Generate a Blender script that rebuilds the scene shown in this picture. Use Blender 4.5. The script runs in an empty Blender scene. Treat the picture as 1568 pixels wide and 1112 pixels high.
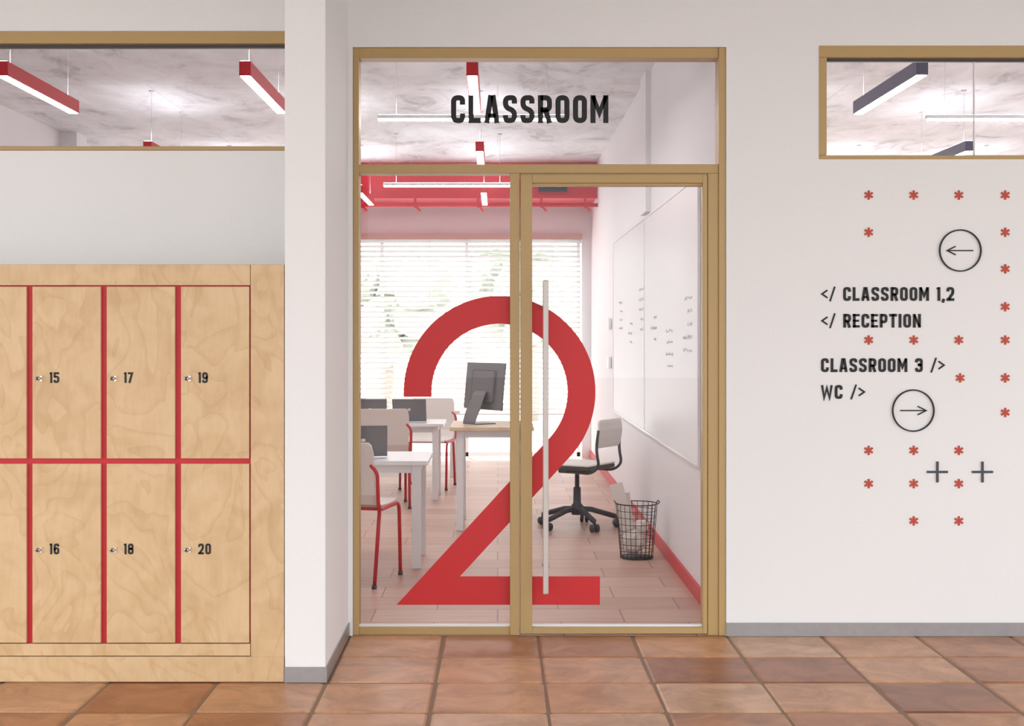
import bpy, bmesh, math, random
from mathutils import Vector, Matrix
random.seed(4)
sc = bpy.context.scene
sc.view_settings.view_transform = 'Standard'
sc.view_settings.look = 'None'
sc.view_settings.exposure = 0.0
EYE = 1.36; D = 6.2; CEIL = 3.14
YB = 8.99      # classroom back wall
# ---------------------------------------------------------------- materials
def lin(c):
    return tuple(((v/255)/12.92 if v/255 <= .04045 else ((v/255+.055)/1.055)**2.4) for v in c)+(1,)
def new_mat(name):
    m = bpy.data.materials.new(name); m.use_nodes = True
    nt = m.node_tree; b = nt.nodes['Principled BSDF']
    return m, nt, b
def simple(name, col, rough=.5, metal=0, bump=0, bscale=60, var=0):
    m, nt, b = new_mat(name)
    b.inputs['Roughness'].default_value = rough; b.inputs['Metallic'].default_value = metal
    tc = nt.nodes.new('ShaderNodeTexCoord'); n = nt.nodes.new('ShaderNodeTexNoise')
    n.inputs['Scale'].default_value = bscale; n.inputs['Detail'].default_value = 4
    nt.links.new(tc.outputs['Object'], n.inputs['Vector'])
    r = nt.nodes.new('ShaderNodeValToRGB')
    l = lin(col); v = var
    r.color_ramp.elements[0].color = (l[0]*(1-v), l[1]*(1-v), l[2]*(1-v), 1)
    r.color_ramp.elements[1].color = (min(1, l[0]*(1+v)), min(1, l[1]*(1+v)), min(1, l[2]*(1+v)), 1)
    r.color_ramp.elements[0].position = .3; r.color_ramp.elements[1].position = .7
    nt.links.new(n.outputs['Fac'], r.inputs['Fac']); nt.links.new(r.outputs['Color'], b.inputs['Base Color'])
    if bump:
        bp = nt.nodes.new('ShaderNodeBump'); bp.inputs['Strength'].default_value = bump; bp.inputs['Distance'].default_value = .002
        nt.links.new(n.outputs['Fac'], bp.inputs['Height']); nt.links.new(bp.outputs['Normal'], b.inputs['Normal'])
    return m
def emis(name, col, s):
    m, nt, b = new_mat(name)
    b.inputs['Base Color'].default_value = lin(col)
    b.inputs['Emission Color'].default_value = lin(col); b.inputs['Emission Strength'].default_value = s
    return m
M_wall = simple('wall_plaster', (237, 237, 238), .75, bump=.25, bscale=90, var=.01)
M_corrceil = simple('corridor_ceiling_low_bounce', (140, 139, 139), .8, bscale=30, var=.02)  # unseen ceiling, greyed to cut bounce so the wall tops darken
M_wallin = simple('classroom_plaster', (238, 238, 241), .6, bump=.1, bscale=60, var=.01)
M_frame = simple('ochre_painted_frame', (184, 154, 102), .42, bump=.05, bscale=200, var=.03)
M_metal = simple('brushed_baseboard', (158, 156, 158), .35, metal=.6, bscale=30, var=.05)
M_steel = simple('steel', (225, 225, 228), .25, metal=.9)
M_handle = simple('satin_steel_handle', (198, 191, 187), .42, metal=.3)
M_red = simple('red_paint', (205, 28, 44), .4)
M_soffit = simple('red_soffit_paint', (214, 26, 50), .5)
M_redstrip = simple('red_locker_strip', (196, 26, 40), .5)
M_decal = simple('red_vinyl', (204, 30, 36), .5)
M_ast = simple('red_asterisk', (190, 72, 52), .6)
M_black = simple('black_lettering', (26, 25, 29), .6)
M_dark = simple('dark_grey_plastic', (58, 60, 68), .45)
M_screen = simple('dark_aluminium', (118, 114, 117), .4, metal=.2)
M_white = simple('white_laminate', (236, 236, 238), .35)
M_shell = simple('chair_shell_white', (234, 228, 222), .4)
M_board = simple('whiteboard_gloss', (230, 230, 234), .4)
M_ink = simple('marker_ink', (216, 217, 222), .6)
M_desk = simple('light_wood_top', (214, 190, 160), .4, bscale=12, var=.08)
M_lampdark = simple('lamp_grey_body', (98, 98, 122), .4)
M_lamp = emis('lamp_diffuser', (255, 250, 246), 38)
M_ceilfill = emis('ceiling_fill_glow', (250, 250, 255), 14)  # added fill glow that brightens the ceiling, no real lamp part
M_paper = simple('paper', (236, 228, 222), .7)
M_grout = simple('grout', (158, 128, 106), .85, bump=.4, bscale=150, var=.12)
M_bark = simple('bark', (176, 166, 152), .9, var=.1, bscale=8)
M_leaf = simple('glare_washed_foliage', (176, 180, 168), .8, var=.15, bscale=4)  # outdoor glare and haze are put into this pale leaf colour
M_ground = simple('terrace_ground', (220, 218, 214), .9, var=.05, bscale=3)
M_lightblock = simple('ground_block_grey', (150, 149, 147), .9, var=.08, bscale=3)  # grey of the unseen ground that blocks light from below

def blind_mat():
    m, nt, b = new_mat('blind_slat'); N = nt.nodes; L = nt.links
    b.inputs['Base Color'].default_value = lin((230, 229, 228)); b.inputs['Roughness'].default_value = .5
    t = N.new('ShaderNodeBsdfTranslucent'); t.inputs['Color'].default_value = (.85, .84, .83, 1)
    mx = N.new('ShaderNodeMixShader'); mx.inputs[0].default_value = .18
    L.new(b.outputs[0], mx.inputs[1]); L.new(t.outputs[0], mx.inputs[2]); L.new(mx.outputs[0], N['Material Output'].inputs['Surface'])
    return m
M_blind = blind_mat()

def glass_mat():
    m = bpy.data.materials.new('window_glass'); m.use_nodes = True; nt = m.node_tree
    nt.nodes.clear()
    o = nt.nodes.new('ShaderNodeOutputMaterial'); t = nt.nodes.new('ShaderNodeBsdfTransparent'); g = nt.nodes.new('ShaderNodeBsdfGlossy')
    t.inputs['Color'].default_value = (.985, .99, .99, 1); g.inputs['Roughness'].default_value = .01
    f = nt.nodes.new('ShaderNodeFresnel'); f.inputs['IOR'].default_value = 1.35
    mx = nt.nodes.new('ShaderNodeMixShader')
    nt.links.new(f.outputs[0], mx.inputs[0]); nt.links.new(t.outputs[0], mx.inputs[1]); nt.links.new(g.outputs[0], mx.inputs[2])
    nt.links.new(mx.outputs[0], o.inputs['Surface'])
    return m
M_glass = glass_mat()

def wood_mat():
    m, nt, b = new_mat('birch_plywood'); N = nt.nodes; L = nt.links
    tc = N.new('ShaderNodeTexCoord'); geo = N.new('ShaderNodeNewGeometry')
    mul = N.new('ShaderNodeMath'); mul.operation = 'MULTIPLY'; mul.inputs[1].default_value = 37
    L.new(geo.outputs['Random Per Island'], mul.inputs[0])
    add = N.new('ShaderNodeVectorMath'); add.operation = 'ADD'
    L.new(tc.outputs['Object'], add.inputs[0]); L.new(mul.outputs[0], add.inputs[1])
    mp = N.new('ShaderNodeMapping'); mp.inputs['Scale'].default_value = (3.0, 3, 2.0)
    L.new(add.outputs[0], mp.inputs[0])
    n1 = N.new('ShaderNodeTexNoise'); n1.inputs['Scale'].default_value = 1.2; n1.inputs['Detail'].default_value = 2.5; n1.inputs['Distortion'].default_value = .9
    L.new(mp.outputs[0], n1.inputs['Vector'])
    k = N.new('ShaderNodeMath'); k.operation = 'MULTIPLY'; k.inputs[1].default_value = 8
    fr = N.new('ShaderNodeMath'); fr.operation = 'FRACT'
    L.new(n1.outputs['Fac'], k.inputs[0]); L.new(k.outputs[0], fr.inputs[0])
    mp2 = N.new('ShaderNodeMapping'); mp2.inputs['Scale'].default_value = (45, 45, 9)
    L.new(add.outputs[0], mp2.inputs[0])
    n2 = N.new('ShaderNodeTexNoise'); n2.inputs['Scale'].default_value = 1.2; n2.inputs['Detail'].default_value = 5
    L.new(mp2.outputs[0], n2.inputs['Vector'])
    r1 = N.new('ShaderNodeValToRGB')
    r1.color_ramp.elements[0].color = lin((210, 177, 134)); r1.color_ramp.elements[1].color = lin((219, 188, 146))
    r1.color_ramp.elements[1].position = .4
    L.new(fr.outputs[0], r1.inputs[0])
    r2 = N.new('ShaderNodeValToRGB')
    r2.color_ramp.elements[0].color = (.94, .93, .92, 1); r2.color_ramp.elements[1].color = (1, 1, 1, 1)
    r2.color_ramp.elements[0].position = .3; r2.color_ramp.elements[1].position = .65
    L.new(n2.outputs['Fac'], r2.inputs[0])
    n3 = N.new('ShaderNodeTexNoise'); n3.inputs['Scale'].default_value = 6; n3.inputs['Detail'].default_value = 3; n3.inputs['Distortion'].default_value = 1.0
    L.new(add.outputs[0], n3.inputs['Vector'])
    r3 = N.new('ShaderNodeValToRGB')
    r3.color_ramp.elements[0].color = (.90, .86, .80, 1); r3.color_ramp.elements[1].color = (1, 1, 1, 1)
    r3.color_ramp.elements[0].position = .36; r3.color_ramp.elements[1].position = .60
    L.new(n3.outputs['Fac'], r3.inputs[0])
    m1 = N.new('ShaderNodeMixRGB'); m1.blend_type = 'MULTIPLY'; m1.inputs[0].default_value = 1
    m2 = N.new('ShaderNodeMixRGB'); m2.blend_type = 'MULTIPLY'; m2.inputs[0].default_value = 1
    L.new(r1.outputs[0], m1.inputs[1]); L.new(r2.outputs[0], m1.inputs[2])
    L.new(m1.outputs[0], m2.inputs[1]); L.new(r3.outputs[0], m2.inputs[2])
    L.new(m2.outputs[0], b.inputs['Base Color'])
    b.inputs['Roughness'].default_value = .45
    return m
M_wood = wood_mat()

def tile_mat():
    m, nt, b = new_mat('terracotta_tile'); N = nt.nodes; L = nt.links
    tc = N.new('ShaderNodeTexCoord'); geo = N.new('ShaderNodeNewGeometry')
    r = N.new('ShaderNodeValToRGB'); e = r.color_ramp.elements; r.color_ramp.interpolation = 'CONSTANT'
    e[0].color = lin((184, 128, 92)); e[1].color = lin((212, 170, 136)); e[1].position = .87
    for p, c in ((.14, (208, 156, 116)), (.28, (160, 102, 68)), (.42, (198, 140, 94)), (.56, (212, 164, 128)), (.72, (180, 118, 78))):
        x = r.color_ramp.elements.new(p); x.color = lin(c)
    L.new(geo.outputs['Random Per Island'], r.inputs[0])
    mul = N.new('ShaderNodeMath'); mul.operation = 'MULTIPLY'; mul.inputs[1].default_value = 50
    L.new(geo.outputs['Random Per Island'], mul.inputs[0])
    add = N.new('ShaderNodeVectorMath'); add.operation = 'ADD'
    L.new(tc.outputs['Object'], add.inputs[0]); L.new(mul.outputs[0], add.inputs[1])
    n = N.new('ShaderNodeTexNoise'); n.inputs['Scale'].default_value = 5; n.inputs['Detail'].default_value = 9; n.inputs['Roughness'].default_value = .68; n.inputs['Distortion'].default_value = .8
    L.new(add.outputs[0], n.inputs['Vector'])
    r2 = N.new('ShaderNodeValToRGB')
    r2.color_ramp.elements[0].color = (.56, .45, .36, 1); r2.color_ramp.elements[1].color = (1.14, 1.14, 1.14, 1)
    r2.color_ramp.elements[0].position = .28; r2.color_ramp.elements[1].position = .62
    L.new(n.outputs['Fac'], r2.inputs[0])
    mx = N.new('ShaderNodeMixRGB'); mx.blend_type = 'MULTIPLY'; mx.inputs[0].default_value = .9
    L.new(r.outputs[0], mx.inputs[1]); L.new(r2.outputs[0], mx.inputs[2]); L.new(mx.outputs[0], b.inputs['Base Color'])
    b.inputs['Roughness'].default_value = .36
    bp = N.new('ShaderNodeBump'); bp.inputs['Strength'].default_value = .3; bp.inputs['Distance'].default_value = .004
    L.new(n.outputs['Fac'], bp.inputs['Height']); L.new(bp.outputs[0], b.inputs['Normal'])
    return m
M_tile = tile_mat()

def plank_mat():
    m, nt, b = new_mat('classroom_floor_tile'); N = nt.nodes; L = nt.links
    tc = N.new('ShaderNodeTexCoord'); br = N.new('ShaderNodeTexBrick')
    br.inputs['Color1'].default_value = lin((204, 168, 150)); br.inputs['Color2'].default_value = lin((182, 144, 126)); br.inputs['Mortar'].default_value = lin((148, 115, 100))
    br.inputs['Scale'].default_value = 1; br.inputs['Mortar Size'].default_value = .004; br.inputs['Brick Width'].default_value = .6; br.inputs['Row Height'].default_value = .3
    L.new(tc.outputs['Object'], br.inputs['Vector'])
    mp = N.new('ShaderNodeMapping'); mp.inputs['Scale'].default_value = (3, 20, 1); L.new(tc.outputs['Object'], mp.inputs[0])
    n = N.new('ShaderNodeTexNoise'); n.inputs['Scale'].default_value = 1; n.inputs['Detail'].default_value = 5; L.new(mp.outputs[0], n.inputs['Vector'])
    mx = N.new('ShaderNodeMixRGB'); mx.blend_type = 'SOFT_LIGHT'; mx.inputs[0].default_value = .4
    L.new(br.outputs['Color'], mx.inputs[1]); L.new(n.outputs['Fac'], mx.inputs[2]); L.new(mx.outputs[0], b.inputs['Base Color'])
    b.inputs['Roughness'].default_value = .4
    return m
M_plank = plank_mat()

def concrete_mat():
    m, nt, b = new_mat('board_marked_concrete'); N = nt.nodes; L = nt.links
    tc = N.new('ShaderNodeTexCoord')
    mp = N.new('ShaderNodeMapping'); mp.inputs['Scale'].default_value = (1, .55, 1); L.new(tc.outputs['Object'], mp.inputs[0])
    n = N.new('ShaderNodeTexNoise'); n.inputs['Scale'].default_value = 2.6; n.inputs['Detail'].default_value = 12; n.inputs['Roughness'].default_value = .7; n.inputs['Distortion'].default_value = .6
    L.new(mp.outputs[0], n.inputs['Vector'])
    r = N.new('ShaderNodeValToRGB'); e = r.color_ramp.elements
    e[0].position = .34; e[0].color = lin((184, 184, 188)); e[1].position = .60; e[1].color = lin((240, 243, 248))
    x = e.new(.45); x.color = lin((226, 228, 233))
    L.new(n.outputs['Fac'], r.inputs[0])
    w = N.new('ShaderNodeTexBrick'); w.inputs['Color1'].default_value = (1, 1, 1, 1); w.inputs['Color2'].default_value = (.94, .94, .94, 1); w.inputs['Mortar'].default_value = (.82, .81, .82, 1)
    w.inputs['Scale'].default_value = 1; w.inputs['Brick Width'].default_value = 2.5; w.inputs['Row Height'].default_value = 1.2; w.inputs['Mortar Size'].default_value = .008; w.inputs['Mortar Smooth'].default_value = .6
    L.new(tc.outputs['Object'], w.inputs['Vector'])
    mx = N.new('ShaderNodeMixRGB'); mx.blend_type = 'MULTIPLY'; mx.inputs[0].default_value = 1
    L.new(r.outputs[0], mx.inputs[1]); L.new(w.outputs['Color'], mx.inputs[2]); L.new(mx.outputs[0], b.inputs['Base Color'])
    b.inputs['Roughness'].default_value = .7
    bp = N.new('ShaderNodeBump'); bp.inputs['Strength'].default_value = .3; bp.inputs['Distance'].default_value = .01
    L.new(n.outputs['Fac'], bp.inputs['Height']); L.new(bp.outputs[0], b.inputs['Normal'])
    return m
M_conc = concrete_mat()

# ---------------------------------------------------------------- mesh builder
class MB:
    def __init__(s): s.bm = bmesh.new(); s.mats = []
    def mi(s, m):
        if m not in s.mats: s.mats.append(m)
        return s.mats.index(m)
    def _merge(s, t, m, M=None, smooth=False):
        i = s.mi(m)
        if M is not None: t.transform(M)
        for f in t.faces: f.material_index = i; f.smooth = smooth
        me = bpy.data.meshes.new('t'); t.to_mesh(me); t.free(); s.bm.from_mesh(me); bpy.data.meshes.remove(me)
    def box(s, x0, x1, y0, y1, z0, z1, m, bev=0, M=None, seg=2):
        t = bmesh.new(); bmesh.ops.create_cube(t, size=1)
        for v in t.verts:
            v.co = Vector(((x0+x1)/2+v.co.x*(x1-x0), (y0+y1)/2+v.co.y*(y1-y0), (z0+z1)/2+v.co.z*(z1-z0)))
        if bev: bmesh.ops.bevel(t, geom=t.edges[:], offset=bev, segments=seg, affect='EDGES', profile=.5)
        s._merge(t, m, M)
    def pane(s, x0, x1, y, z0, z1, m):
        t = bmesh.new(); t.faces.new([t.verts.new(p) for p in ((x0, y, z0), (x1, y, z0), (x1, y, z1), (x0, y, z1))]); s._merge(t, m)
    def tube(s, pts, r, m, seg=10, rnd=0, closed=False, M=None):
        pts = [Vector(p) for p in pts]
        if rnd: pts = round3(pts, rnd, closed)
        t = bmesh.new(); rings = []; n = len(pts); prev = None
        for i, p in enumerate(pts):
            a = pts[(i-1) % n] if (i > 0 or closed) else p; c = pts[(i+1) % n] if (i < n-1 or closed) else p
            d = (c-a).normalized()
            if prev is None:
                u = d.orthogonal().normalized()
            else:
                u = (prev-d*prev.dot(d)).normalized()
            prev = u; w = d.cross(u)
            rings.append([t.verts.new(p+(u*math.cos(2*math.pi*k/seg)+w*math.sin(2*math.pi*k/seg))*r) for k in range(seg)])
        for i in range(n if closed else n-1):
            A = rings[i]; B = rings[(i+1) % n]
            for k in range(seg): t.faces.new((A[k], A[(k+1) % seg], B[(k+1) % seg], B[k]))
        if not closed:
            t.faces.new(rings[0][::-1]); t.faces.new(rings[-1])
        s._merge(t, m, M, True)
    def lathe(s, prof, c, m, seg=24, M=None):
        t = bmesh.new(); rings = []
        for r, z in prof:
            rings.append([t.verts.new((c[0]+r*math.cos(2*math.pi*k/seg), c[1]+r*math.sin(2*math.pi*k/seg), c[2]+z)) for k in range(seg)])
        for A, B in zip(rings, rings[1:]):
            for k in range(seg): t.faces.new((A[k], A[(k+1) % seg], B[(k+1) % seg], B[k]))
        t.faces.new(rings[0][::-1]); t.faces.new(rings[-1]); s._merge(t, m, M, True)
    def ribbon(s, pts, hw, y, th, m, closed=False, x0=0, z0=0):
        n = len(pts); Lf = []; Rt = []
        P = [Vector(p) for p in pts]
        for i in range(n):
            a = P[(i-1) % n] if (i > 0 or closed) else None; c = P[(i+1) % n] if (i < n-1 or closed) else None
            if a is None: d = (c-P[i]).normalized(); nn = Vector((-d.y, d.x))*hw
            elif c is None: d = (P[i]-a).normalized(); nn = Vector((-d.y, d.x))*hw
            else:
                d1 = (P[i]-a).normalized(); d2 = (c-P[i]).normalized()
                n1 = Vector((-d1.y, d1.x)); n2 = Vector((-d2.y, d2.x)); h = (n1+n2).normalized()
                nn = h*hw/max(.35, h.dot(n1))
            Lf.append(P[i]+nn); Rt.append(P[i]-nn)
        t = bmesh.new()
        q = lambda p, yy: t.verts.new((x0+p.x, yy, z0+p.y))
        V = [(q(Lf[i], y-th), q(Rt[i], y-th), q(Lf[i], y), q(Rt[i], y)) for i in range(n)]
        for i in range(n if closed else n-1):
            A = V[i]; B = V[(i+1) % n]
            t.faces.new((A[0], A[1], B[1], B[0])); t.faces.new((A[2], B[2], B[3], A[3]))
            t.faces.new((A[0], B[0], B[2], A[2])); t.faces.new((A[1], A[3], B[3], B[1]))
        if not closed:
            t.faces.new((V[0][0], V[0][2], V[0][3], V[0][1])); t.faces.new((V[-1][0], V[-1][1], V[-1][3], V[-1][2]))
        bmesh.ops.recalc_face_normals(t, faces=t.faces[:]); s._merge(t, m)
    def sheet(s, prof, w, th, m, M=None):
        t = bmesh.new(); n = len(prof); P = [Vector(p) for p in prof]; off = []
        for i in range(n):
            a = P[max(0, i-1)]; c = P[min(n-1, i+1)]; d = (c-a).normalized(); off.append(P[i]+Vector((-d.y, d.x))*th)
        rows = []
        for i in range(n):
            k = min(i, n-1-i); ww = w/2*(1-.12*(1 if k == 0 else .35 if k == 1 else 0))
            rows.append([t.verts.new((-ww, P[i].x, P[i].y)), t.verts.new((ww, P[i].x, P[i].y)), t.verts.new((ww, off[i].x, off[i].y)), t.verts.new((-ww, off[i].x, off[i].y))])
        for A, B in zip(rows, rows[1:]):
            for k in range(4): t.faces.new((A[k], A[(k+1) % 4], B[(k+1) % 4], B[k]))
        t.faces.new(rows[0][::-1]); t.faces.new(rows[-1])
        bmesh.ops.recalc_face_normals(t, faces=t.faces[:]); s._merge(t, m, M)
    def done(s, name, loc=(0, 0, 0), rz=0, parent=None):
        me = bpy.data.meshes.new(name); s.bm.to_mesh(me); s.bm.free()
        for m in s.mats: me.materials.append(m)
        o = bpy.data.objects.new(name, me); o.location = loc; o.rotation_euler = (0, 0, rz)
        sc.collection.objects.link(o)
        if parent: o.parent = parent
        return o
def round3(pts, r, closed=False, k=5):
    out = []; n = len(pts)
    for i, p in enumerate(pts):
        if not closed and i in (0, n-1): out.append(p); continue
        a = pts[(i-1) % n]; c = pts[(i+1) % n]
        rr = min(r, (a-p).length*.49, (c-p).length*.49)
        A = p+(a-p).normalized()*rr; C = p+(c-p).normalized()*rr
        for j in range(k+1):
            t = j/k; out.append(A*(1-t)**2+p*2*t*(1-t)+C*t*t)
    return out
def rnd2(pts, r, closed=False):
    return [(v.x, v.y) for v in round3([Vector((p[0], p[1], 0)) for p in pts], r, closed, 6)]
def empty(name, loc=(0, 0, 0)):
    e = bpy.data.objects.new(name, None); e.location = loc; e.empty_display_size = .2; sc.collection.objects.link(e); return e

# ---------------------------------------------------------------- lettering (condensed grotesque stroke font)
S = .185; H = S/2
def glyph(ch):
    W = .5; L = H; R = W-H; B = H; T = 1-H; r = .17
    o = []
    def a(pts, rr=0, closed=False, hw=H): o.append((rnd2(pts, rr, closed) if rr else pts, closed, hw))
    if ch == 'C': a([(R, .66), (R, T), (L, T), (L, B), (R, B), (R, .34)], r)
    elif ch == 'L': W = .44; a([(L, 1), (L, B), (W, B)])
    elif ch == 'A':
        W = .54; a([(H*.95, 0), (W/2-.035, 1)]); a([(W-H*.95, 0), (W/2+.035, 1)]); a([(.13, .27), (W-.13, .27)], hw=.07)
    elif ch == 'S': a([(R, .70), (R, T), (L, T), (L, .56), (R, .44), (R, B), (L, B), (L, .30)], .16)
    elif ch == 'R': a([(L, 0), (L, 1)]); a(rnd2([(L, T), (R, T), (R, .47), (L, .47)], .16)); a([(.26, .5), (R+.01, 0)])
    elif ch == 'P': a([(L, 0), (L, 1)]); a(rnd2([(L, T), (R, T), (R, .42), (L, .42)], .16))
    elif ch in 'O0': a([(L, B), (L, T), (R, T), (R, B)], .17, True)
    elif ch == 'M': W = .64; a([(H, 0), (H, 1)]); a([(W-H, 0), (W-H, 1)]); a([(H, .97), (W/2, .36), (W-H, .97)], hw=.075)
    elif ch == 'E': W = .44; a([(L, 0), (L, 1)]); a([(0, T), (W, T)], hw=.08); a([(0, B), (W, B)], hw=.08); a([(0, .5), (W-.04, .5)], hw=.075)
    elif ch == 'T': W = .48; a([(0, T), (W, T)]); a([(W/2, 0), (W/2, 1)])
    elif ch == 'I': W = S; a([(H, 0), (H, 1)])
    elif ch == 'N': W = .52; a([(H, 0), (H, 1)]); a([(W-H, 0), (W-H, 1)]); a([(H, .93), (W-H, .07)], hw=.075)
    elif ch == 'W': W = .74; a([(.07, 1), (.20, .06), (.37, .8), (.54, .06), (.67, 1)], hw=.075)
    elif ch == '1': W = .23; a([(.145, 0), (.145, 1)]); a([(0, .88), (.145, .95)], hw=.055)
    elif ch == '2': a([(L, .68), (L, T), (R, T), (R, .60)], r); a([(R, .64), (R-.02, .52), (L+.03, .1)]); a([(0, B), (W, B)])
    elif ch == '3': a([(L, .70), (L, T), (R, T), (R, .52), (.18, .52)], .14); a([(.18, .52), (R, .52), (R, B), (L, B), (L, .30)], .14)
    elif ch == '5': a([(W-.02, T), (L, T), (L, .5)]); a([(L, .58), (R, .58), (R, B), (L, B), (L, .28)], .16)
    elif ch == '6': a([(L, B), (R, B), (R, .56), (L, .56)], .15, True); a([(L, .35), (L, T), (R, T), (R, .72)], r)
    elif ch == '9': a([(L, T), (R, T), (R, .44), (L, .44)], .15, True); a([(R, .65), (R, B), (L, B), (L, .28)], r)
    elif ch == '7': W = .46; a([(0, T), (W-H, T), (.13, 0)])
    elif ch == '8': a([(L, B), (R, B), (R, .51), (L, .51)], .14, True); a([(L+.01, T), (R-.01, T), (R-.01, .51), (L+.01, .51)], .14, True)
    elif ch == ',': W = .17; a([(.11, .15), (.04, -.13)])
    elif ch == '<': W = .42; a([(W, .78), (.07, .5), (W, .22)], hw=.055)
    elif ch == '>': W = .42; a([(0, .78), (W-.07, .5), (0, .22)], hw=.055)
    elif ch == '/': W = .4; a([(.04, -.04), (.36, 1.04)], hw=.055)
    elif ch == ' ': W = .26
    return W, o
def text_w(t, g=.12): return sum(glyph(c)[0] for c in t)+g*(len(t)-1)
def put_text(mb, t, x, z, h, y, mat, width=None, th=.0015, g=.12):
    w = text_w(t, g); sx = (width/w) if width else h
    cx = x
    for c in t:
        W, st = glyph(c)
        for pts, cl, hw in st:
            mb.ribbon([(p[0]*sx, p[1]*h) for p in pts], hw*(sx+h)/2, y, th, mat, cl, cx, z)
        cx += (W+g)*sx

# elevation drawing of the corridor wall (y=0): 340 units = 1 m
ex = lambda u: (u-762)/340
ez = lambda v: EYE-(v-512)/340
kx = lambda u: (u-762)/392.9          # locker elevation (y=-0.824)
kz = lambda v: EYE-(v-512)/392.9
YL = -.824; YW = -.298
# ================================================================ SHELL
DT = 2.654; DX0 = ex(540); DX1 = ex(1112)
w = MB()
w.box(-.672, DX0, 0, .15, 0, CEIL, M_wall)
w.box(DX0, DX1, 0, .15, DT, CEIL, M_wall)
w.box(DX1, 1.447, 0, .15, 0, CEIL, M_wall)
w.box(1.447, 4.4, 0, .15, 0, 2.148, M_wall)
w.box(1.447, 4.4, 0, .15, 2.66, CEIL, M_wall)
w.box(4.4, 5.7, 0, .15, 0, CEIL, M_wall)
w.done('wall_north')
w = MB()
w.box(-4.7, -.832, YW, YW+.15, 0, 2.147, M_wall)
w.box(-4.7, -.832, YW, YW+.15, 2.66, CEIL, M_wall)
w.box(-4.7, -4.2, YW, YW+.15, 2.147, 2.66, M_wall)
w.done('wall_north_lockers')
w = MB(); w.box(-.832, -.672, YL, .15, 0, CEIL, M_wall, bev=.004); w.done('pillar')
w = MB()
w.box(-.832, -.666, YL-.006, YL, 0, .06, M_metal); w.box(-.672, -.666, YL, 0, 0, .06, M_metal)
w.done('baseboard_pillar')
w = MB(); w.box(DX1+.001, 5.6, -.006, 0, 0, .06, M_metal); w.done('baseboard_north')
w = MB(); w.box(-4.85, -4.7, -1.4, .0, 0, CEIL, M_wall); w.box(-4.85, -4.7, -8, -7.2, 0, CEIL, M_wall); w.done('wall_west')  # unseen wall, opened midway to let sky light into the corridor
w = MB(); w.box(5.6, 5.75, -1.2, 0, 0, CEIL, M_wall); w.box(5.6, 5.75, -8, -7.2, 0, CEIL, M_wall); w.done('wall_east')  # unseen wall, gap made so sky light fills the pillar side
w = MB(); w.box(-4.85, 5.75, -8, 0, CEIL, CEIL+.2, M_corrceil); w.done('ceiling')
# tiled floor
t = MB(); bm = t.bm; i0 = t.mi(M_tile)
px, py = .425, .425
def rsq(hx, hy, r, z, cx, cy, rot):
    out = []
    for sx_, sy_, a0 in ((1, 1, 0), (-1, 1, 90), (-1, -1, 180), (1, -1, 270)):
        for k in range(4):
            a = math.radians(a0+30*k); x = sx_*(hx-r)+r*math.cos(a); y = sy_*(hy-r)+r*math.sin(a)
            out.append(bm.verts.new((cx+x*math.cos(rot)-y*math.sin(rot), cy+x*math.sin(rot)+y*math.cos(rot), z)))
    return out
for i in range(-12, 13):
    for j in range(-1, 18):
        cx = .182+px*(i+.5); cy = -.40-py*(j+.5)
        if not (-4.9 < cx < 5.8): continue
        jx = random.uniform(-.003, .003); jy = random.uniform(-.003, .003); rot = random.uniform(-.008, .008); dz = random.uniform(-.0015, 0)
        hx = px/2-.006; hy = py/2-.006
        A = rsq(hx, hy, .014, -.012, cx+jx, cy+jy, rot); B = rsq(hx-.001, hy-.001, .014, -.004+dz, cx+jx, cy+jy, rot); C = rsq(hx-.009, hy-.009, .014, dz, cx+jx, cy+jy, rot)
        for P, Q in ((A, B), (B, C)):
            for k in range(16): bm.faces.new((P[k], P[(k+1) % 16], Q[(k+1) % 16], Q[k]))
        bm.faces.new(C)
for f in bm.faces: f.material_index = i0
t.box(-4.85, 5.75, -8, .03, -.1, -.005, M_grout)
t.done('floor')
# classroom shell
w = MB(); w.box(-4.0, 1.032, .03, YB, -.1, 0, M_plank); w.box(-4, -.84, YW+.15, .03, -.1, 0, M_plank); w.done('floor_classroom')
w = MB(); w.box(-4.0, 5.75, 0.0, YB+.15, CEIL, CEIL+.2, M_conc); w.box(-4.0, -.832, -.149, 0.0, CEIL, CEIL+.2, M_conc); w.done('ceiling_classroom')
w = MB(); w.box(1.032, 1.15, .15, YB, 0, CEIL, M_wallin); w.box(1.0, 1.032, 3.1, 3.45, 2.19, CEIL, M_wallin); w.done('wall_partition')
w = MB(); w.box(-4.0, -3.85, -.148, YB, 0, CEIL, M_wallin); w.box(-3.85, -3.7, 5.9, 6.2, 0, CEIL, M_wallin); w.done('wall_classroom_west')
WX0, WX1, WT = -3.5, .93, 2.42
w = MB()
w.box(-4.0, WX0, YB, YB+.2, 0, CEIL, M_wallin); w.box(WX1, 2.0, YB, YB+.2, 0, CEIL, M_wallin)
w.box(WX0, WX1, YB, YB+.2, WT, CEIL, M_wallin)
w.box(2.0, 5.0, YB, YB+.2, 2.42, CEIL, M_wallin); w.box(5, 5.75, YB, YB+.2, 0, CEIL, M_wallin)
w.done('wall_classroom_back')
w = MB(); w.box(5.6, 5.75, .15, YB, 0, CEIL, M_wallin); w.done('wall_far_east')
w = MB(); w.box(1.15, 5.6, .15, YB, -.1, 0, M_plank); w.done('floor_next_room')
w = MB(); w.box(1.016, 1.0315, .15, YB-.002, 0, .075, M_red); w.done('baseboard_partition')
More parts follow.
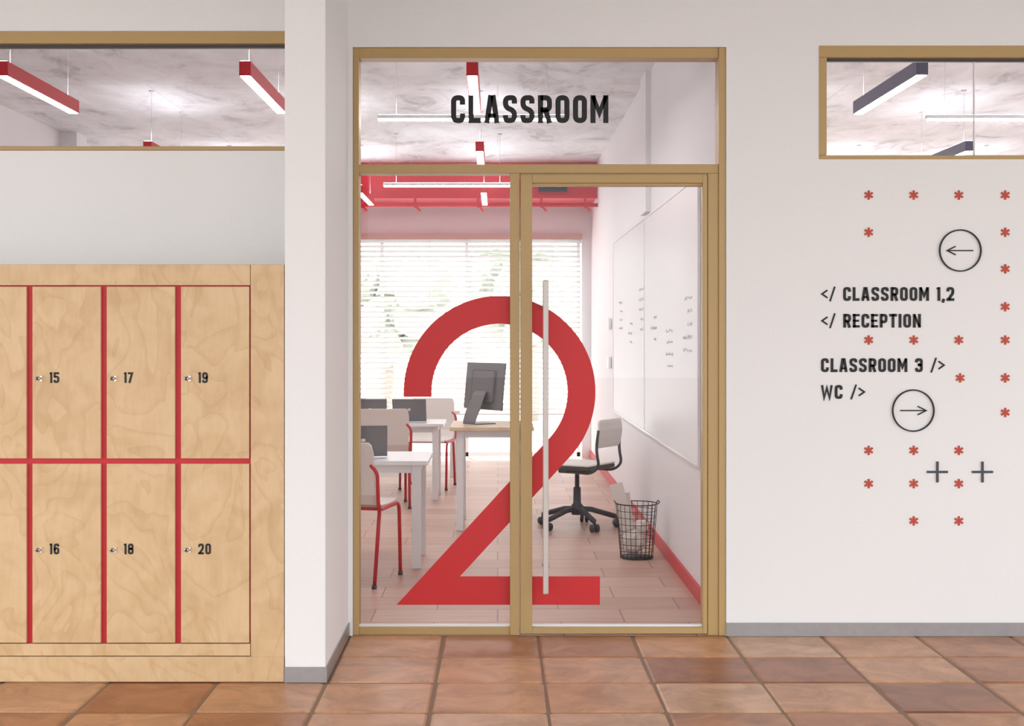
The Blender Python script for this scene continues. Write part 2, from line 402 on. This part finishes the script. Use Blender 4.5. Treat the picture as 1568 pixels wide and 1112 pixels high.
# red soffit with services
w = MB(); sx0, sx1 = -3.69, 1.03
w.box(sx0, sx1, 8.06, YB-.002, 2.78, CEIL-.002, M_soffit)
w.box(sx0, sx1, 8.02, 8.06, 2.765, 2.80, M_soffit)
w.tube([(sx0, 7.98, 2.69), (sx1, 7.98, 2.69)], .02, M_soffit)
w.tube([(sx0, 8.12, 2.71), (sx1, 8.12, 2.71)], .014, M_soffit)
for x in (-3, -2.2, -1.4, -.85, -.2, .45, .9):
    w.box(x-.012, x+.012, 7.97, 8.0, 2.66, 2.78, M_soffit); w.tube([(x, 7.98, 2.69), (x+.05, 8.0, 2.63)], .012, M_soffit)
w.box(.42, .72, 8.0, 8.06, 2.84, 2.90, M_dark)
for k in range(3): w.box(.43, .71, 7.99, 8.0, 2.846+k*.018, 2.854+k*.018, M_black)
w.done('red_soffit')

# ================================================================ back window + blinds
e = empty('window_1', ((WX0+WX1)/2, YB+.1, 0)); ox = -e.location.x; oy = -e.location.y
w = MB()
for x in (WX0, -2.4, -1.3, -.36, WX1-.05): w.box(x, x+.035, YB+.08, YB+.14, 0, WT, M_white)
w.box(WX0, WX1, YB+.08, YB+.14, WT-.05, WT, M_white); w.box(WX0, WX1, YB+.08, YB+.14, 0, .05, M_white)
w.done('window_frame', (ox, oy, 0), parent=e)
w = MB(); w.pane(WX0, WX1, YB+.105, .05, WT-.05, M_glass); w.done('window_pane', (ox, oy, 0), parent=e)
w = MB()
M_case = simple('blind_cassette', (206, 174, 164), .5)
w.box(WX0, WX1+.0, YB-.06, YB-.002, WT-.02, WT+.045, M_case)
z = WT-.04
while z > .5:
    R = Matrix.Translation((0, YB-.035, z)) @ Matrix.Rotation(math.radians(-30), 4, 'X')
    w.box(WX0+.02, WX1-.02, -.024, .024, -.0008, .0008, M_blind, M=R); z -= .056
for x in (-3, -2.3, -1.6, -.75, -.3, .1, .6): w.tube([(x, YB-.035, WT-.02), (x, YB-.035, .48)], .0018, M_blind, 5)
w.box(WX0+.02, WX1-.02, YB-.05, YB-.02, .47, .485, M_blind)
w.done('venetian_blind')

# ================================================================ high windows
def high_window(name, x0, x1, yw, mull):
    e = empty(name, ((x0+x1)/2, yw+.05, 2.4)); o = (-e.location.x, -e.location.y, -2.4)
    w = MB(); a, b = yw-.004, yw+.12; fl = .035
    w.box(x0, x1, a, b, 2.607, 2.66, M_frame, .003); w.box(x0, x1, a, b, 2.148, 2.166, M_frame, .003)
    w.box(x0, x0+fl, a, b, 2.166, 2.607, M_frame, .003); w.box(x1-fl, x1, a, b, 2.166, 2.607, M_frame, .003)
    w.box(x0+fl, x1-fl, yw+.03, yw+.05, 2.594, 2.607, M_dark)
    w.done('frame', o, parent=e)
    w = MB(); w.pane(x0+fl, x1-fl, yw+.048, 2.166, 2.607, M_glass); w.done('pane', o, parent=e)
    w = MB()
    for m in mull: w.box(m-.0025, m+.0025, yw+.040, yw+.054, 2.166, 2.6, M_white)
    if mull: w.done('pane_joint', o, parent=e)
    return e
high_window('window_2', -4.2, -.834, YW, [-3.2])
high_window('window_3', 1.447, 4.4, 0, [ex(1497), 3.2])

# ================================================================ door assembly
dr = empty('door_1', (ex(826), .06, 0)); o = (-dr.location.x, -dr.location.y, 0)
fy0, fy1 = .012, .11
w = MB(); m = M_frame; bv = .0025
w.box(DX0+.001, ex(549), fy0, fy1, 0, DT-.001, m, bv); w.box(ex(1101), DX1-.001, fy0-.008, fy1, 0, DT-.001, m, bv)
w.box(ex(549), ex(1101), fy0, fy1, ez(88), DT-.001, m, bv)
w.box(ex(549), ex(1101), fy0, fy1, ez(265), ez(251), m, bv)
w.box(ex(781), ex(796), fy0, fy1, 0, ez(265), m, bv)
w.box(ex(549), ex(781), fy0+.01, fy1-.02, 0, ez(962), m, bv)
w.box(ex(1084.5), ex(1101), fy0, fy1, 0, ez(265), m, bv)
w.box(ex(796), ex(1084), fy0+.01, fy1, ez(268.5), ez(265), m)
w.done('frame', o, parent=dr)
w = MB()
w.box(ex(797), ex(815), fy0-.006, .075, .008, ez(267), m, bv); w.box(ex(1076.5), ex(1083.5), fy0-.006, .075, .008, ez(267), m, bv)
w.box(ex(815), ex(1076.5), fy0-.006, .075, ez(280), ez(267), m, bv); w.box(ex(815), ex(1076.5), fy0+.012, .07, ez(284), ez(280), m, .001)
w.box(ex(815), ex(1076.5), fy0-.006, .075, .008, ez(962), m, bv)
w.done('leaf', o, parent=dr)
w = MB(); gy0 = .05
w.pane(ex(549), ex(1101), gy0+.002, ez(251), ez(88), M_glass); w.pane(ex(549), ex(781), gy0+.002, ez(962), ez(265), M_glass)
w.pane(ex(815), ex(1076.5), gy0+.002, ez(962), ez(284), M_glass)
w.done('glazing', o, parent=dr)
w = MB(); w.box(ex(549), ex(781), .03, .05, ez(962), ez(959), M_white); w.box(ex(815), ex(1076.5), .03, .05, ez(962), ez(959), M_white); w.done('glazing_bead', o, parent=dr)
w = MB(); hx = ex(835)
w.box(hx-.0125, hx+.0125, -.062, -.038, ez(907), ez(430), M_handle, .005, seg=3)
for zz in (ez(470), ez(868)):
    w.tube([(hx, -.045, zz), (hx, gy0, zz)], .008, M_steel, 12); w.tube([(hx, gy0-.008, zz), (hx, gy0-.001, zz)], .014, M_steel, 16)
w.done('pull_handle', o, parent=dr)
# numeral 2 decal: strip of quads (outer edge / inner edge) + foot
cx_, cy_ = 765, 601; Ro, Ri = 148, 105; a_end = math.radians(42.5)
pairs = [((cx_-Ro, 609), (cx_-Ri, 609))]
for k in range(65):
    a = math.pi+(math.pi+a_end)*k/64
    pairs.append(((cx_+Ro*math.cos(a), cy_+Ro*math.sin(a)), (cx_+Ri*math.cos(a), cy_+Ri*math.sin(a))))
pairs.append(((704, 886), (646.4, 886)))
quads = [(pairs[i][0], pairs[i+1][0], pairs[i+1][1], pairs[i][1]) for i in range(len(pairs)-1)]
quads.append(((646.4, 886), (704, 886), (704, 930), (606, 930)))
quads.append(((704, 886), (920, 886), (920, 930), (704, 930)))
for nm, cl in (('numeral_decal_left', 781), ('numeral_decal_right', 815)):
    b2 = bmesh.new()
    for q in quads: b2.faces.new([b2.verts.new((ex(p[0]), gy0-.001, ez(p[1]))) for p in q])
    bmesh.ops.remove_doubles(b2, verts=b2.verts[:], dist=.0001)
    kw = dict(clear_outer=True) if cl == 781 else dict(clear_inner=True)
    bmesh.ops.bisect_plane(b2, geom=b2.verts[:]+b2.edges[:]+b2.faces[:], plane_co=(ex(cl), 0, 0), plane_no=(1, 0, 0), **kw)
    bmesh.ops.recalc_face_normals(b2, faces=b2.faces[:])
    w = MB(); w._merge(b2, M_decal); w.done(nm, o, parent=dr)
w = MB(); put_text(w, 'CLASSROOM', ex(690), ez(186), 43/340, gy0, M_black, width=243/340); w.done('classroom_lettering', o, parent=dr)

# ================================================================ wall graphics
w = MB()
for t_, x, zb, wd in (('</ CLASSROOM 1,2', 1257, 461, 204), ('</ RECEPTION', 1257, 502, 153), ('CLASSROOM 3 />', 1257, 570, 190), ('WC />', 1257, 611, 68)):
    put_text(w, t_, ex(x), ez(zb), 21/340, -.0005, M_black, width=wd/340, th=.003)
w.done('wayfinding_lettering', (0, 0, 0))
w = MB()
for x, z in [(1330,299),(1399,299),(1468,299),(1539,299),(1330,356),(1539,356),(1539,412),(1539,470),(1330,521),(1399,521),(1468,521),(1539,521),(1470,579),(1539,579),(1539,632),(1330,690),(1399,690),(1468,690),(1330,741),(1399,741),(1468,741),(1399,798),(1468,798),(1608,299),(1608,356),(1608,521),(1608,632)]:
    for k in range(3):
        a = math.radians(90+60*k); dx, dz = math.cos(a)*7.2/340, math.sin(a)*7.2/340
        w.ribbon([(-dx, -dz), (dx, dz)], 1.6/340, -.0005, .003+.0002*k, M_ast, x0=ex(x), z0=ez(z))
w.done('asterisk_decals')
def arrow_sign(x, z, sgn):
    w = MB(); n = 48; r = 31.5/340
    w.ribbon([(r*math.cos(2*math.pi*k/n), r*math.sin(2*math.pi*k/n)) for k in range(n)], 1.0/340, -.0005, .008, M_black, True)
    L = 20/340
    w.ribbon([(-L, 0), (L, 0)], .9/340, -.0005, .004, M_black)
    w.ribbon([(sgn*L-sgn*13/340, 6.5/340), (sgn*L, 0), (sgn*L-sgn*13/340, -6.5/340)], .9/340, -.0005, .0042, M_black)
    w.done('arrow_sign', (ex(x), 0, ez(z)))
arrow_sign(1470, 384, -1); arrow_sign(1398, 629, 1)
for x in (1435, 1504):
    w = MB(); w.ribbon([(-16/340, 0), (16/340, 0)], 1.7/340, -.0005, .006, M_dark); w.ribbon([(0, -16/340), (0, 16/340)], 1.7/340, -.0005, .0062, M_dark)
    w.done('plus_sign', (ex(x), 0, ez(723)))

# ================================================================ lockers
lk = empty('locker_bank', (-2.2, YL, 0)); o = (2.2, -YL, 0)
NC = 9; X1 = kx(382); pitch = 114/392.9; XL = X1-NC*pitch
w = MB()
w.box(kx(383), -.834, YL, YW-.002, 0+.002, kz(405), M_wood, .002)
w.box(XL-.02, kx(382.3), YL, YW-.002, kz(437), kz(405), M_wood, .002)
w.box(XL-.02, kx(382.3), YL, YW-.002, kz(1006), kz(987.5), M_wood, .002)
w.done('carcass_frame', o, parent=lk)
w = MB(); w.box(XL-.02, -.834, YL-.004, YW-.002, .002, kz(1007), M_wood, .002); w.done('plinth', o, parent=lk)
w = MB(); w.box(XL-.02, kx(382), YL+.015, YW-.002, kz(987), kz(437.5), M_redstrip); w.done('red_backing', o, parent=lk)
w = MB(); nums = MB(); locks = MB()
for c in range(NC):
    a = X1-c*pitch-(106/392.9); b = X1-c*pitch
    for row, (t0, t1, yy) in enumerate(((439, 703, 579), (711, 986, 842))):
        w.box(a, b-.003, YL+.001, YL+.02, kz(t1), kz(t0), M_wood, .0015)
        n = 19-2*c+row
        if n > 0:
            s_ = str(n); put_text(nums, s_, a+26.5/392.9, kz(yy+8), 16.5/392.9, YL+.001, M_black, width=text_w(s_)*17.5/392.9, th=.0012)
        lx, lz = a+9/392.9, kz(yy+1)
        locks.tube([(lx, YL+.002, lz), (lx, YL-.010, lz)], .008, M_steel, 14); locks.tube([(lx, YL-.009, lz), (lx, YL-.012, lz)], .0045, M_dark, 8)
        locks.box(lx+.008, lx+.017, YL-.006, YL+.001, lz+.004, lz+.011, M_steel, .001); locks.box(lx+.008, lx+.017, YL-.006, YL+.001, lz-.011, lz-.004, M_steel, .001)
w.done('locker_doors', o, parent=lk); nums.done('locker_numbers', o, parent=lk); locks.done('locker_locks', o, parent=lk)

# ================================================================ pendant lamps
def pendant(x, y, along, length, body):
    w = MB(); hl = length/2
    hgt = .075 if along == 'y' else .022
    if along == 'y': a = (-.03, .03, -hl, hl)
    else: a = (-hl, hl, -.02, .02)
    w.box(*a, 0, hgt, body, .002)
    k = .006
    w.box(a[0]+k, a[1]-k, a[2]+k, a[3]-k, -.003 if along == 'y' else -.012, .002, M_lamp)
    w.box(a[0]+k, a[1]-k, a[2]+k, a[3]-k, hgt-.002, hgt+.002, M_ceilfill)  # added strip glowing upward to lift the ceiling brightness
    for s_ in (-.8, .8):
        p = (0, s_*hl) if along == 'y' else (s_*hl, 0)
        w.tube([(p[0], p[1], hgt-.004), (p[0], p[1], CEIL-2.68)], .0015, M_steel, 6)
        w.lathe([(.02, 0), (.02, .01)], (p[0], p[1], CEIL-2.68-.01), M_white, 12)
    w.done('pendant_lamp', (x, y, 2.68))
dy = lambda d: (d-1)*D
for row in ((1.13, 1.33), (1.60, 1.80), (2.07, 2.27)):
    ym = (dy(row[0])+dy(row[1]))/2
    for x in (-2.53, -1.29, -.13): pendant(x, ym, 'y', 1.2, M_red)
    for x in (2.16, 3.4, 4.6): pendant(x, ym, 'y', 1.25, M_lampdark)
pendant(-.16, dy(1.36), 'x', 1.15, M_white); pendant(-.44, dy(1.97), 'x', 1.15, M_white)
pendant(3.2, dy(1.36), 'x', 1.15, M_white); pendant(4.3, dy(1.83), 'x', 1.15, M_white)

# ================================================================ whiteboard + hardware on partition
w = MB()
w.box(1.018, 1.030, .8, 5.9, .69, 2.16, M_board, .002)
for z in (.69, 2.16): w.box(1.012, 1.031, .8, 5.9, z-.006, z+.006, M_white)
for y in (.8, 3.35, 5.9): w.box(1.015, 1.031, y-.004, y+.004, .69, 2.16, M_white)
rs = random.Random(11)
for blk in range(6):
    y0 = 1.0+blk*.8; z0 = rs.uniform(1.35, 1.8)
    for ln in range(rs.randint(3, 5)):
        pts = []; yy = y0; zz = z0-ln*.07
        for k in range(rs.randint(16, 34)):
            pts.append((1.0175, yy, zz+rs.uniform(-.012, .012))); yy += .011
        w.tube(pts, .0012, M_ink, 4)
w.done('whiteboard')
w = MB(); w.box(1.0, 1.03, 6.25, 6.33, 1.40, 1.5, M_steel, .004); w.box(1.0, 1.03, 6.25, 6.33, 1.05, 1.15, M_steel, .004); w.done('wall_switch')

# ================================================================ furniture
def table(name, x0, x1, y0, y1, h, top, leg=.05):
    w = MB(); cx, cy = (x0+x1)/2, (y0+y1)/2; hx_, hy_ = (x1-x0)/2, (y1-y0)/2
    w.box(-hx_, hx_, -hy_, hy_, h-.026, h, top, .003)
    i = .07
    for sx_ in (-1, 1):
        for sy_ in (-1, 1):
            lx, ly = sx_*(hx_-i), sy_*(hy_-i); w.box(lx-leg/2, lx+leg/2, ly-leg/2, ly+leg/2, 0, h-.027, M_white, .004)
        w.box(sx_*(hx_-i)-.015, sx_*(hx_-i)+.015, -hy_+i, hy_-i, h-.075, h-.027, M_white)
    for sy_ in (-1, 1): w.box(-hx_+i, hx_-i, sy_*(hy_-i)-.012, sy_*(hy_-i)+.012, h-.075, h-.027, M_white)
    w.done(name, (cx, cy, 0))
table('teacher_desk', -.33, .25, 3.25, 3.98, .72, M_desk)
table('student_table', -1.75, -.40, 1.72, 2.37, .63, M_white, .055)
table('student_table', -1.85, -.44, 5.0, 5.62, .63, M_white)
table('student_table', -2.6, -.36, 6.9, 7.4, .63, M_white)

def school_chair(x, y, rz):
    w = MB()
    prof = [(.21, .425), (.19, .438), (.10, .432), (0, .428), (-.10, .432), (-.165, .45), (-.195, .50), (-.205, .56), (-.215, .64), (-.228, .72), (-.238, .765), (-.240, .78)]
    w.sheet(prof, .40, .012, M_shell)
    for s_ in (-1, 1):
        X = s_*.205
        w.tube([(s_*.18, -.225, .66), (X+s_*.012, -.222, .62), (X+s_*.012, -.20, .415), (X, .19, .415), (X, .215, .0)], .0105, M_red, 10, rnd=.06)
        w.tube([(X-s_*.02, -.10, .412), (X, -.15, .40), (X, -.235, 0)], .0105, M_red, 10, rnd=.04)
        for p in ((X, .215), (X, -.235)): w.lathe([(.014, 0), (.014, .02)], (p[0], p[1], 0), M_dark, 10)
    w.tube([(-.205, .12, .412), (.205, .12, .412)], .009, M_red); w.tube([(-.205, -.12, .412), (.205, -.12, .412)], .009, M_red)
    w.done('school_chair', (x, y, 0), rz)
school_chair(-.80, 1.42, math.radians(-14))
school_chair(-.92, 4.72, math.radians(8))
school_chair(-.62, 6.0, math.radians(172)); school_chair(-1.35, 6.0, math.radians(185)); school_chair(-1.5, 4.70, 0)
school_chair(-1.45, 1.42, 0)

def laptop(x, y, z, rz):
    w = MB()
    w.box(-.14, .14, -.11, .11, 0, .014, M_steel, .003)
    w.box(-.12, .12, -.02, .09, .014, .0155, M_dark)
    R = Matrix.Translation((0, -.108, .014)) @ Matrix.Rotation(math.radians(16), 4, 'X')
    w.box(-.14, .14, -.007, 0, 0, .19, M_screen, .003, M=R); w.box(-.13, .13, 0, .001, .01, .18, M_black, M=R); w.box(-.012, .012, -.008, -.006, .09, .11, M_steel, M=R)
    w.done('laptop', (x, y, z), rz)
laptop(-1.06, 5.28, .6305, .05); laptop(-.72, 5.27, .6305, -.05); laptop(-.80, 2.0, .6305, .1)
# desktop computer seen from behind
w = MB()
R = Matrix.Translation((0, 0, .25)) @ Matrix.Rotation(math.radians(-6), 4, 'X')
w.box(-.26, .26, -.012, .0, -.15, .185, M_screen, .005, M=R); w.box(-.252, .252, 0, .001, -.09, .178, M_black, M=R); w.box(-.26, .26, 0, .002, -.15, -.095, M_steel, M=R)
w.box(-.15, .15, -.024, -.012, -.10, .13, M_screen, .012, M=R)
w.sheet([(-.13, .006), (-.128, .02), (-.11, .07), (-.08, .13), (-.05, .2), (-.03, .23)], .17, .007, M_screen)
w.box(-.085, .085, -.135, .04, 0, .007, M_screen, .003)
w.done('desktop_computer', (-.09, 3.65, .7205), math.radians(-58))
w = MB(); w.box(-.14, .14, -.06, .06, 0, .012, M_white, .004)
for r_ in range(4):
    for c in range(10): w.box(-.132+c*.0265, -.11+c*.0265, -.052+r_*.026, -.03+r_*.026, .012, .015, M_steel)
w.done('keyboard', (.165, 3.58, .7205), math.radians(-80))

# office chair
w = MB()
for k in range(5):
    a = math.radians(72*k+18); c, s_ = math.cos(a), math.sin(a)
    w.tube([(0, 0, .13), (c*.10, s_*.10, .125), (c*.27, s_*.27, .075)], .019, M_dark, 10)
    px_, py_ = c*.28, s_*.28
    w.tube([(px_, py_, .085), (px_, py_, .05)], .009, M_dark)
    for q in (-1, 1):
        ox_, oy_ = -s_*.018*q, c*.018*q
        w.tube([(px_+ox_*.4, py_+oy_*.4, .028), (px_+ox_*1.5, py_+oy_*1.5, .028)], .028, M_dark, 18)
w.lathe([(.04, .09), (.045, .15), (.028, .17), (.026, .28), (.016, .285), (.016, .40)], (0, 0, 0), M_dark)
w.box(-.10, .10, -.10, .10, .385, .415, M_dark, .01)
w.box(-.20, .20, -.20, .20, .415, .448, M_dark, .014, seg=3)
w.box(-.20, .20, -.20, .20, .446, .458, M_shell, .005)
w.sheet([(-.235, .58), (-.242, .60), (-.252, .65), (-.256, .70), (-.252, .75), (-.247, .765)], .34, .014, M_shell)
for q in (-1, 1):
    w.tube([(q*.15, .0, .405), (q*.17, -.20, .40), (q*.17, -.265, .45), (q*.17, -.24, .57), (q*.17, -.26, .70)], .010, M_dark, 10, rnd=.06)
w.done('office_chair', (.56, 3.5, 0), math.radians(58))

# waste basket
w = MB(); n = 28
def ring(r, z, rr=.0022): w.tube([(r*math.cos(2*math.pi*k/n), r*math.sin(2*math.pi*k/n), z) for k in range(n)], rr, M_black, 6, closed=True)
for k in range(9): ring(.098+.027*k/8, .006+.325*k/8, .0035 if k in (0, 8) else .0018)
for k in range(22):
    a = 2*math.pi*k/22; w.tube([(.098*math.cos(a), .098*math.sin(a), .006), (.125*math.cos(a), .125*math.sin(a), .331)], .0018, M_black, 6)
w.lathe([(.097, .003), (.097, .007)], (0, 0, 0), M_black, 24)
for q in (-1, 1): w.tube([(q*.125, -.04, .331), (q*.135, -.04, .345), (q*.135, .04, .345), (q*.125, .04, .331)], .003, M_black)
def crumple(c, r, mat, sc_):
    t = bmesh.new(); bmesh.ops.create_icosphere(t, subdivisions=3, radius=r)
    for v in t.verts:
        v.co *= random.uniform(.78, 1.1); v.co = Vector((v.co.x*sc_[0]+c[0], v.co.y*sc_[1]+c[1], v.co.z*sc_[2]+c[2]))
    w._merge(t, mat)
crumple((-.02, 0, .10), .07, M_paper, (1, 1, 1.1)); crumple((.03, .02, .19), .045, M_paper, (1, 1, 1))
w.box(-.045, .035, -.003, .0, 0, .29, M_paper, M=Matrix.Translation((-.05, .01, .17)) @ Matrix.Rotation(math.radians(-14), 4, 'Y'))
w.box(-.03, .05, -.003, .0, 0, .24, M_paper, M=Matrix.Translation((-.06, .03, .15)) @ Matrix.Rotation(math.radians(-6), 4, 'Y') @ Matrix.Rotation(.3, 4, 'Z'))
w.done('waste_basket', (.845, 2.17, 0))

# ================================================================ outdoors
w = MB(); w.box(-14, 14, YB+.2, 32, -.2, -.1, M_ground); w.done('ground')
w = MB(); w.box(-25, 25, -40, -8, -.2, -.1, M_lightblock); w.box(5.75, 25, -8, 0, -.2, -.1, M_lightblock); w.box(-25, -4.85, -8, 0, -.2, -.1, M_lightblock); w.done('ground_light_block')  # unseen ground, added to block light from below and darken wall tops
def tree(x, y, h):
    w = MB(); w.tube([(0, 0, -.1), (.05, .05, h*.3), (0, 0, h*.6)], .09, M_bark)
    for k in range(26):
        a = random.uniform(0, 6.28); rr = random.uniform(.1, 1.1); c = (rr*math.cos(a), rr*math.sin(a), h*random.uniform(.4, 1.0))
        t = bmesh.new(); bmesh.ops.create_icosphere(t, subdivisions=2, radius=random.uniform(.22, .5))
        for v in t.verts: v.co = v.co*random.uniform(.7, 1.2)+Vector(c)
        w._merge(t, M_leaf)
    w.done('tree', (x, y, -.1))
tree(.6, 17, 3.4); tree(-2.0, 18.5, 2.6); tree(-5, 19, 3.6)

# ================================================================ light
wd = bpy.data.worlds.new('sky'); sc.world = wd; wd.use_nodes = True
bg = wd.node_tree.nodes['Background']; bg.inputs[0].default_value = (.955, .985, 1.0, 1); bg.inputs[1].default_value = 3.5
sun = bpy.data.lights.new('sun', 'SUN'); sun.energy = 6.0; sun.angle = .03; sun.color = (1, .96, .92)
so = bpy.data.objects.new('sun', sun); sc.collection.objects.link(so)
so.rotation_euler = Vector((.12, -.62, -.78)).to_track_quat('-Z', 'Y').to_euler()

# ================================================================ camera
cam = bpy.data.cameras.new('camera'); cam.sensor_width = 36; cam.lens = 340*D*36/1568
cam.shift_x = 22/1568; cam.shift_y = -44.2/1568
co = bpy.data.objects.new('camera', cam); co.location = (0, -D, EYE); co.rotation_euler = (math.radians(90), 0, 0)
sc.collection.objects.link(co); sc.camera = co
